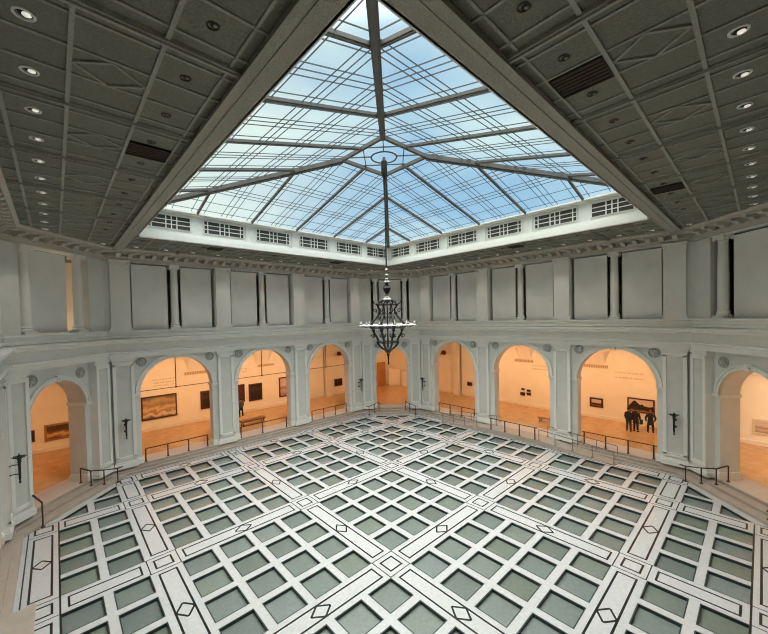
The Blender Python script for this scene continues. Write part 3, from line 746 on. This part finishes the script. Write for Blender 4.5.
# benches
def bench(x, y, rz, L, label, m_='bench'):
    e = empty('gallery_bench', (x, y, ZG), rz, label, 'bench')
    mb = MB(); mb.box(-L/2, L/2, -.3, .3, .38, .46); mb.box(-L/2+.05, L/2-.05, -.26, .26, .33, .38); mb.build('seat', m_, e)
    for sx in (-1, 1):
        for sy in (-1, 1): mb = MB(); mb.box(sx*(L/2-.15)-.04, sx*(L/2-.15)+.04, sy*.2-.04, sy*.2+.04, 0, .33); mb.build('leg', m_, e)
bench(.1, 16.9, radians(4), 2.1, 'dark wooden bench behind the railing in the middle left arch')
bench(17.1, -.75, pi/2, 1.5, 'pale wooden bench on the gallery floor in the middle right arch', 'doorp')
# far corner room furnishings
def slab(name, p, q, t, h, m_, label, cat, z=ZG):
    p, q = Vector((*p, 0)), Vector((*q, 0)); mb = MB(); mb.bar((p.x, p.y, z+h/2), (q.x, q.y, z+h/2), t, h); mb.bar((p.x, p.y, z+h+.02), (q.x, q.y, z+h+.02), t+.04, .04)
    mb.bar((p.x, p.y, z+.05), (q.x, q.y, z+.05), t+.02, .1)
    o = mb.build(name, m_); tag(o, label, cat); return o
slab('partition_panel', (20.1, 20.75), (21.1, 19.6), .3, 2.1, 'white', 'white free-standing partition panel in the far corner room', 'partition')
slab('partition_panel', (20.85, 19.0), (20.9, 17.6), .3, 1.95, 'white', 'lower white partition panel at the right edge of the far corner arch', 'partition')
slab('wooden_door', (19.9, 21.2), (18.5, 21.2), .12, 3.0, 'doorp', 'tall orange-brown door leaf at the left of the far corner room', 'door')

# ------------------------------------------------------------------ railings
def railing(name, pts, label, h=.82, m_='bronze', pr_=.043, rail=True, ends=None, group=None):
    """pts: list of (x,y,z foot)"""
    e = empty(name, pts[0], 0, label, 'railing', group); o = Vector(pts[0])
    top = [Vector(p)-o+Vector((0, 0, h)) for p in pts]
    if ends: top = [top[0]+Vector(ends[0])]+top+[top[-1]+Vector(ends[1])]
    mb = MB()
    for a, b in zip(top, top[1:]): mb.bar(a, b, .065 if m_ == 'bronze' else .035, .045)
    mb.build('handrail', m_, e)
    for p in pts:
        q = Vector(p)-o; mb = MB(); mb.tube([q, q+Vector((0, 0, h))], pr_, 8); mb.lathe([(.085, 0), (.085, .02), (.05, .05)], q, 12); mb.build('post', m_, e)
    return e
M['steel'] = mat('brushed_steel', (.26, .23, .20), .35, metal=.8)
L_ = lambda xs: [(x, 14.1, ZG) for x in xs]
Rr = lambda ys: [(14.08, y, ZG) for y in ys]
railing('arch_railing', L_((-8.09, -6.85, -5.6, -4.38)), 'dark metal railing across the left wall arch nearest the left corner')
railing('arch_railing', L_((-2.0, -.3, 1.75)), 'dark metal railing across the middle arch of the left wall')
railing('arch_railing', L_((4.22, 5.44, 6.7, 7.96)), 'dark metal railing across the left wall arch nearest the far corner')
railing('arch_railing', Rr((7.88, 6.64, 5.39, 4.14)), 'dark metal railing across the right wall arch nearest the far corner')
railing('arch_railing', Rr((-4.34, -5.6, -6.82, -8.1)), 'dark metal railing across the right wall arch where three people stand', ends=((0, .12, 0), (0, -.2, 0)))
railing('landing_railing', [(12.68, y, ZG) for y in (1.78, .64, -.49, -1.62)], 'dark railing along the front of the ramp landing in the middle right arch', ends=((0, .15, 0), (0, -.18, 0)))
zr = lambda y: .01+max(0, ZG*(1-(y-1.95)/4.65)) if y > 1.95 else (ZG if y > -2 else max(0, ZG*(1-(-2-y)/4.5)))
RP = lambda x, ys: [(x, y, zr(y)) for y in ys]
railing('ramp_handrail', RP(12.68, (6.45, 5.3, 4.18, 3.03)), 'thin steel handrail on the court side of the ramp section below the far right arch', .74, 'steel', .025)
railing('ramp_handrail', RP(13.82, (6.5, 5.39, 4.27, 3.15, 1.92)), 'thin steel handrail on the wall side of the ramp section below the far right arch', .74, 'steel', .025)
railing('ramp_handrail', RP(12.68, (-1.9, -2.98, -4.07, -5.23, -6.4)), 'thin steel handrail on the court side of the ramp section nearer the right corner', .74, 'steel', .025)
railing('ramp_handrail', RP(13.82, (-2.05, -2.92, -4.0, -5.15, -6.31)), 'thin steel handrail on the wall side of the ramp section nearer the right corner', .78, 'steel', .025)
for nm in ('left_corner', 'right_corner', 'far_corner'):
    ang = CORN[nm]
    for sg in (-1, 1):
        pts = [pos(ang, 17.3, sg*1.30, ZG), pos(ang, 16.68, sg*1.27, .26), pos(ang, 16.28, sg*1.68, .13), pos(ang, 15.9, sg*2.2, 0)]
        if nm == 'left_corner' and sg > 0: pts = [pos(ang, 17.25, 1.7, ZG), pos(ang, 15.92, 2.18, 0)]
        d = Vector(pos(ang, -.1, sg*.25))
        railing('stair_railing', pts, 'bronze stair railing on the %s side of the %s steps' % ('left' if sg > 0 else 'right', cw[nm]), 1.12 if len(pts) == 2 else .82, 'bronze', .03, ends=((0, 0, 0), (d.x*(len(pts) > 2), d.y*(len(pts) > 2), 0)))

# ------------------------------------------------------------------ torch sconces
def sconce(side, s, z, label):
    ang = SIDES[side]; e = empty('wall_sconce', pos(ang, A-.19, s, z), ang, label, 'sconce')
    mb = MB(); mb.tube([(-.38, 0, -.62), (-.38, 0, -.45), (-.38, 0, .25)], [.02, .045, .05], 10); mb.lathe([(.02, -.68), (.05, -.63), (.02, -.58)], (-.38, 0, 0), 10); mb.build('torch_stem', 'iron', e)
    mb = MB(); mb.lathe([(.05, .2), (.08, .24), (.05, .28), (.08, .38), (.19, .45), (.2, .48), (.1, .46)], (-.38, 0, 0), 14)
    for k in range(8): a = k*pi/4; mb.tube([(-.38+.15*cos(a), .15*sin(a), .44), (-.38+.24*cos(a), .24*sin(a), .46), (-.38+.25*cos(a), .25*sin(a), .50)], .012, 6)
    mb.build('cup', 'iron', e)
    mb = MB(); mb.lathe([(.05, .46), (.035, .52), (.01, .62)], (-.38, 0, 0), 10); mb.build('finial', 'iron', e)
    for zz in (-.28, .12):
        mb = MB(); mb.tube([(.0, 0, zz), (-.2, 0, zz+.03), (-.38, 0, zz)], .022, 8); mb.lathe([(.09, 0), (.07, -.03), (.03, -.05)], (.0, 0, zz), 10, 'x'); mb.build('bracket', 'iron', e)
sconce('left', 9.13, 2.92, 'black iron torch sconce on the left wall pilaster beside the left corner')
sconce('left', -9.3, 2.92, 'black iron torch sconce on the left wall pilaster beside the far corner')
sconce('right', 9.3, 2.92, 'black iron torch sconce on the right wall pilaster beside the far corner')
sconce('right', -9.13, 2.92, 'black iron torch sconce on the right wall pilaster beside the right corner')
sconce('near_left', -9.0, 3.15, 'black iron torch sconce at the left edge of the picture')

# ------------------------------------------------------------------ chandelier
ch = empty('chandelier', (0, 0, 7), 0, 'tall black iron chandelier hanging from the centre of the skylight', 'chandelier')
def cpart(name, mb, m_, sm=True): return mb.build(name, m_, ch, sm, loc=(0, 0, -7))
cpart('hoist', MB().lathe([(.05, 16.0), (.12, 16.15), (.15, 16.35), (.15, 16.85), (.1, 16.9), (.06, 17.05)], n=16), 'dark')
cpart('suspension_rod', MB().tube([(0, 0, 16.1), (0, 0, 11.7)], .032), 'iron')
mb = MB(); 
for z in (11.55, 11.3, 11.1): mb.lathe([(.02, z-.1), (.08, z-.05), (.1, z), (.06, z+.06), (.02, z+.1)], n=12)
cpart('knob', mb, 'pewter')
cpart('upper_dish', MB().lathe([(.03, 11.0), (.17, 10.93), (.22, 10.95), (.12, 11.0), (.06, 11.08)], n=20), 'pewter')
cpart('vase', MB().lathe([(.04, 10.2), (.12, 10.3), (.07, 10.38), (.14, 10.5), (.2, 10.66), (.12, 10.8), (.06, 10.92)], n=16), 'iron')
cpart('crown', MB().lathe([(.06, 10.02), (.27, 10.1), (.22, 10.16), (.12, 10.22), (.1, 10.3), (.05, 10.34)], n=20), 'pewter')
cpart('core', MB().lathe([(.02, 7.45), (.05, 7.6), (.03, 8.6), (.09, 8.75), (.03, 8.9), (.03, 9.9), (.06, 10.0)], n=12), 'iron')
prof = [(.10, 10.06), (.38, 10.0), (.5, 9.86), (.47, 9.72), (.38, 9.62), (.44, 9.45), (.52, 9.3), (.68, 9.12), (.86, 8.92), (.86, 8.76), (.76, 8.62), (.72, 8.45), (.6, 8.28), (.52, 8.1), (.52, 7.95), (.36, 7.75), (.12, 7.6)]
def smooth_path(P, n=3):
    out = []
    for i in range(len(P)-1):
        p0, p1, p2, p3 = (Vector(P[max(i-1, 0)]), Vector(P[i]), Vector(P[i+1]), Vector(P[min(i+2, len(P)-1)]))
        for k in range(n):
            t = k/n; out.append(.5*((2*p1)+(p2-p0)*t+(2*p0-5*p1+4*p2-p3)*t*t+(3*p1-p0-3*p2+p3)*t**3))
    out.append(Vector(P[-1])); return out
sp_ = smooth_path(prof)
mb = MB(); mb.tube([(p[0], 0, p[1]) for p in sp_], .042, 7)
for r_, z_ in ((.5, 9.86), (.44, 9.45), (.86, 8.85), (.76, 8.62), (.52, 8.02)): mb.lathe([(.02, z_-.09), (.075, z_-.04), (.08, z_+.03), (.02, z_+.09)], (r_, 0, 0), 8)
# scroll leaves
def scroll(cx, cz, r0, turns, flip):
    return [(cx+flip*r0*(1-k/18)*cos(k/18*turns*2*pi), 0, cz+r0*(1-k/18)*sin(k/18*turns*2*pi)) for k in range(18)]
mb.tube(scroll(.64, 9.55, .13, 1.2, 1), .018, 6); mb.tube(scroll(.3, 9.2, .14, 1.2, -1), .018, 6); mb.tube(scroll(.78, 8.3, .12, 1.2, 1), .018, 6); mb.tube(scroll(.36, 8.3, .12, 1.2, -1), .016, 6)
mb.tube([(.55, 0, 9.85), (.72, 0, 9.95), (.74, 0, 10.05)], .02, 6)
me_arm = mb.mesh('scroll_arm', 'iron', True)
mb = MB(); mb.tube([(.86, 0, 8.8), (1.1, 0, 8.74), (1.34, 0, 8.84)], .02, 6); mb.lathe([(.02, 8.88), (.04, 8.9), (.05, 8.92), (.02, 8.93)], (1.37, 0, 0), 10); me_br = mb.mesh('branch', 'iron', True)
me_cd = MB().lathe([(.016, 8.93), (.016, 9.02), (.006, 9.05)], (1.37, 0, 0), 8).mesh('candle', 'whiteglow', True)
for k in range(8):
    a = k*pi/4+pi/8; link('scroll_arm', me_arm, ch, (0, 0, -7), a)
for k in range(12):
    a = k*pi/6; b = link('branch', me_br, ch, (0, 0, -7), a); link('candle', me_cd, b)
def hoop(r_, z_, t_, n=48): return MB().tube([(r_*cos(2*pi*k/n), r_*sin(2*pi*k/n), z_) for k in range(n)], t_, 6, True)
cpart('light_hoop', hoop(1.37, 8.86, .03), 'whiteglow')
cpart('hoop', hoop(.5, 9.86, .022), 'iron'); cpart('hoop', hoop(.46, 9.4, .02), 'iron'); cpart('hoop', hoop(.86, 8.72, .028), 'iron'); cpart('hoop', hoop(.52, 8.0, .025), 'iron')
cpart('bottom_bowl', MB().lathe([(.03, 7.42), (.12, 7.5), (.2, 7.62), (.14, 7.72), (.05, 7.78)], n=16), 'iron')
cpart('pendant_finial', MB().lathe([(.005, 6.88), (.05, 6.95), (.035, 7.05), (.045, 7.3), (.07, 7.4), (.03, 7.5)], n=12), 'iron')

# ------------------------------------------------------------------ people
def skin_mesh(name, verts, edges_, radii, material, parent, root=0, sub=1):
    me = bpy.data.meshes.new(name); me.from_pydata(verts, edges_, []); o = link(name, me, parent)
    md = o.modifiers.new('skin', 'SKIN'); 
    if not me.skin_vertices: 
        with bpy.context.temp_override(object=o, active_object=o): pass
    sv = me.skin_vertices[0].data if me.skin_vertices else None
    for i, r_ in enumerate(radii): sv[i].radius = (r_, r_) if not isinstance(r_, tuple) else r_; sv[i].use_root = (i == root)
    md.use_smooth_shade = True
    s_ = o.modifiers.new('sub', 'SUBSURF'); s_.levels = sub; s_.render_levels = sub+1
    me.materials.append(M[material]); return o
def person(x, y, face, label, coat, trousers, hair, h=1.7, stance=.12, armout=.0, turn=0., skirt=False, bag=False):
    e = empty('person', (x, y, ZG), face, label, 'person'); k = h/1.75
    V = lambda *p: tuple(c*k for c in p)
    # local: +x is the facing direction
    vs, es, rs = [], [], []
    def add(p, r_, par=None):
        vs.append(V(*p)); rs.append(r_ if isinstance(r_, tuple) else r_*k)
        if par is not None: es.append((par, len(vs)-1))
        return len(vs)-1
    pel = add((0, 0, .95), (.115*k, .15*k)); wa = add((0, 0, 1.12), (.10*k, .13*k), pel); chs = add((0, 0, 1.32), (.12*k, .16*k), wa); nb = add((0, 0, 1.47), .075, chs); nk = add((.01, 0, 1.54), .055, nb)
    h1 = add((.015, 0, 1.61), .078, nk); h2 = add((.01, 0, 1.68), .088, h1); add((0, 0, 1.735), .06, h2)
    add((.10, 0, 1.635), .018, h1)  # nose
    for s in (-1, 1):
        hp = add((0, s*.09, .88), .095, pel); kn = add((.03+s*.04, s*stance, .48), .062, hp); an = add((0+s*.03, s*(stance+.01), .09), .042, kn); add((.14+s*.03, s*(stance+.03), .04), .036, an)
        sh = add((0, s*.17, 1.41), .062, chs); el = add((-.02, s*(.23+armout), 1.13), .045, sh); wr = add((.09, s*(.22+armout*.6), .90), .03, el); pa = add((.11, s*(.215+armout*.6), .83), .032, wr)
        for f_ in range(4): a = add((.09+f_*.018, s*(.215+armout*.6), .77-.008*abs(f_-1)), .010, pa); add((.095+f_*.017, s*(.20+armout*.6), .735), .008, a)
        th = add((.14, s*(.205+armout*.6), .80), .011, pa)
    skin_mesh('body', vs, es, rs, 'skin', e)
    # clothes as closed lofted garments following the body
    def loft(name, rings, m_, cap=True):
        mb = MB(); n = 16
        for (cx, cy, z, rx, ry) in rings: mb.v += [V(cx+rx*cos(2*pi*t/n), cy+ry*sin(2*pi*t/n), z) for t in range(n)]
        for i in range(len(rings)-1):
            for t in range(n): mb.f.append((i*n+t, i*n+(t+1) % n, (i+1)*n+(t+1) % n, (i+1)*n+t)); mb.m.append(0)
        if cap: mb.f.append(tuple(range(n))[::-1]); mb.m.append(0); mb.f.append(tuple((len(rings)-1)*n+t for t in range(n))); mb.m.append(0)
        return mb.build(name, m_, e, True)
    bot = .62 if skirt else .82
    loft('coat', [(0, 0, bot, .17, .215 if skirt else .2), (0, 0, .95, .155, .195), (0, 0, 1.12, .135, .17), (0, 0, 1.3, .15, .2), (0, 0, 1.42, .13, .21), (0, 0, 1.48, .09, .13), (.005, 0, 1.53, .07, .075)], coat)
    for s in (-1, 1):
        a, b, c = Vector(V(0, s*.17, 1.42)), Vector(V(-.02, s*(.23+armout), 1.13)), Vector(V(.09, s*(.22+armout*.6), .90))
        mb = MB(); mb.tube([a, (a+b)/2, b, (b+c)/2, c], [.085*k, .075*k, .065*k, .055*k, .05*k], 10); mb.build('sleeve', coat, e, True)
        p = [Vector(V(0, s*.09, .93)), Vector(V(.01, s*.1, .7)), Vector(V(.03+s*.04, s*stance, .48)), Vector(V(.01+s*.03, s*(stance+.01), .12))]
        mb = MB(); mb.tube(p, [.11*k, .095*k, .078*k, .06*k], 12); mb.build('trouser_leg', trousers, e, True)
        mb = MB(); q = Vector(V(s*.03, s*(stance+.01), 0)); mb.tube([q+Vector((-.07, 0, .045)), q+Vector((.03, 0, .06)), q+Vector((.14, s*.01, .04)), q+Vector((.19, s*.015, .03))], [.042, .052, .042, .025], 10); mb.build('shoe', 'c_black', e, True)
    mb = MB(); c = Vector(V(-.015, 0, 1.675)); n = 14
    for i in range(9):
        ph = -.45*pi+i*.95*pi/8
        for t in range(n):
            th = 2*pi*t/n; back = .0 if cos(th) < .25 else -.055*cos(th)*(1 if ph < .25*pi else .2)
            mb.v.append(tuple(c+Vector(((.108*cos(ph)*cos(th)+back)*k, .1*cos(ph)*sin(th)*k, (.115*sin(ph)+.005)*k))))
    for i in range(8):
        for t in range(n): mb.f.append((i*n+t, i*n+(t+1) % n, (i+1)*n+(t+1) % n, (i+1)*n+t)); mb.m.append(0)
    mb.build('hair', hair, e, True)
    if bag:
        mb = MB(); 
        for z0, z1, w_ in ((.62, .9, .15), (.9, .95, .13)): mb.box(-.11, .13, (.30 if bag > 0 else -.42), (.42 if bag > 0 else -.30), z0, z1)
        b = mb.build('shoulder_bag', 'c_teal', e); 
    return e
person(19.1, -5.78, radians(-8), 'person in a black jacket at the left of the pair before the mountain painting', 'c_black', 'c_jean', 'c_hair', 1.72)
person(19.35, -6.16, radians(-15), 'person in dark coat with teal bag, right of the pair at the mountain painting', 'c_black', 'c_black', 'c_hair', 1.74, skirt=True, armout=.05, bag=-1)
person(19.7, -6.98, radians(20), 'person in a long navy coat standing alone at the right of the mountain painting', 'c_navy', 'c_black', 'c_blond', 1.66, .15, skirt=True, armout=.08)
person(.35, 20.1, radians(95), 'person in dark clothes facing the gallery wall in the middle left arch', 'c_grey', 'c_black', 'c_hair', 1.68, .13)

# ------------------------------------------------------------------ lights
def area(name, loc, size, sizey, power, col, rot):
    d = bpy.data.lights.new(name, 'AREA'); d.shape = 'RECTANGLE'; d.size = size; d.size_y = sizey; d.energy = power; d.color = col; d.spread = radians(125)
    o = bpy.data.objects.new(name, d); COL.objects.link(o); o.location = loc; o.rotation_euler = rot; return o
WARM = (1, .50, .20)
WG = 265
for nm in SIDES:
    ang = SIDES[nm]; p_ = WG if nm in ('left', 'right') else WG*.5
    for c in (-B, 0, B):
        # track lights above the arches, aimed at the outer wall
        area('gallery_light', pos(ang, 15.3, c, 6.95), 4.0, .5, p_, WARM, (radians(52), 0, ang-pi/2))
for nm, ang in CORN.items():
    w = {'left_corner': 230, 'right_corner': 560, 'far_corner': 220, 'near_corner': 100}[nm]
    area('gallery_light', pos(ang, 19.3, 0, 6.95), 2.5, .6, w, (1, .70, .46) if nm == 'right_corner' else (1, .47, .18), (radians(55), 0, ang-pi/2))
# warm light upstairs behind the left corner
area('upper_gallery_light', pos(3*pi/4, 21.0, -2.0, 13.4), 3, 1, 230, (1, .74, .54), (0, 0, 0))
# court downlights actually lit (outer row)
for nm, ang in SIDES.items():
    for k in range(-4, 5):
        s = k*2*1.533
        if abs(s) > 12: continue
        d = bpy.data.lights.new('downlight', 'SPOT'); d.energy = 150; d.spot_size = radians(95); d.spot_blend = .8; d.shadow_soft_size = .12; d.color = (1, .93, .82)
        o = bpy.data.objects.new('downlight', d); COL.objects.link(o); o.location = pos(ang, 12.28, s+.0, CZ-.12)

# ------------------------------------------------------------------ world
w = bpy.data.worlds.new('sky'); scn.world = w; w.use_nodes = True; nt = w.node_tree; nt.nodes.clear()
N = nt.nodes.new; Lk = nt.links.new
out = N('ShaderNodeOutputWorld'); bg = N('ShaderNodeBackground'); tc = N('ShaderNodeTexCoord')
mp = N('ShaderNodeMapping'); mp.inputs['Scale'].default_value = (1, 1, 2.2); Lk(tc.outputs['Generated'], mp.inputs[0])
n1 = N('ShaderNodeTexNoise'); n1.inputs['Scale'].default_value = 2.6; n1.inputs['Detail'].default_value = 3; n1.inputs['Roughness'].default_value = .45; Lk(mp.outputs[0], n1.inputs['Vector'])
r1 = N('ShaderNodeValToRGB'); r1.color_ramp.elements[0].position = .36; r1.color_ramp.elements[1].position = .66
r1.color_ramp.elements[0].color = (.36, .60, .82, 1); r1.color_ramp.elements[1].color = (.76, .94, .93, 1); Lk(n1.outputs['Fac'], r1.inputs[0])
# bright band towards the left, bluer to the right, strong zenith boost added above the view to light the court
sep = N('ShaderNodeSeparateXYZ'); Lk(tc.outputs['Generated'], sep.inputs[0])
ma = N('ShaderNodeMath'); ma.operation = 'SUBTRACT'; Lk(sep.outputs['Y'], ma.inputs[0]); Lk(sep.outputs['X'], ma.inputs[1])
mr = N('ShaderNodeMapRange'); mr.inputs['From Min'].default_value = -.2; mr.inputs['From Max'].default_value = 1.2; mr.interpolation_type = 'SMOOTHSTEP'; Lk(ma.outputs[0], mr.inputs['Value'])
mx = N('ShaderNodeMix'); mx.data_type = 'RGBA'; Lk(mr.outputs[0], mx.inputs['Factor']); Lk(r1.outputs[0], mx.inputs['A']); mx.inputs['B'].default_value = (.95, 1.0, .88, 1)
mz = N('ShaderNodeMapRange'); mz.inputs['From Min'].default_value = .62; mz.inputs['From Max'].default_value = .80; mz.inputs['To Min'].default_value = 1.; mz.inputs['To Max'].default_value = 8.8; mz.interpolation_type = 'SMOOTHSTEP'; Lk(sep.outputs['Z'], mz.inputs['Value'])
my = N('ShaderNodeMix'); my.data_type = 'RGBA'; mzz = N('ShaderNodeMapRange'); mzz.inputs['From Min'].default_value = .60; mzz.inputs['From Max'].default_value = .80; Lk(sep.outputs['Z'], mzz.inputs['Value']); Lk(mzz.outputs[0], my.inputs['Factor']); Lk(mx.outputs['Result'], my.inputs['A']); my.inputs['B'].default_value = (1, .98, .93, 1); Lk(my.outputs['Result'], bg.inputs['Color']); Lk(mz.outputs[0], bg.inputs['Strength']); Lk(bg.outputs[0], out.inputs[0])
w.cycles.sampling_method = 'MANUAL'; w.cycles.sample_map_resolution = 512

# ------------------------------------------------------------------ camera
cam = bpy.data.cameras.new('camera'); co = bpy.data.objects.new('camera', cam); COL.objects.link(co); scn.camera = co
CX, CY, CZ_, YAW, PIT, ROL, F, PX, PY = -12.1144, -12.5123, 9.2038, .83, -.0207, -.0226, 352.568, 377.598, 325.4097
Fv = Vector((cos(YAW)*cos(PIT), sin(YAW)*cos(PIT), sin(PIT))); R0 = Vector((sin(YAW), -cos(YAW), 0)); U0 = R0.cross(Fv)
Rv = R0*cos(ROL)+U0*sin(ROL); Uv = -R0*sin(ROL)+U0*cos(ROL)
mt = Matrix((Rv, Uv, -Fv)).transposed().to_4x4(); mt.translation = Vector((CX, CY, CZ_)); co.matrix_world = mt
cam.sensor_fit = 'HORIZONTAL'; cam.sensor_width = 36; cam.lens = 36*F/768
cam.shift_x = (384-PX)/768; cam.shift_y = (PY-317)/768
cam.clip_start = .05; cam.clip_end = 300
scn.view_settings.view_transform = 'Standard'; scn.view_settings.look = 'None'; scn.view_settings.gamma = 1; scn.view_settings.exposure = 0
scn.view_settings.use_curve_mapping = False
try: scn.cycles.filter_width = 1.1
except Exception: pass
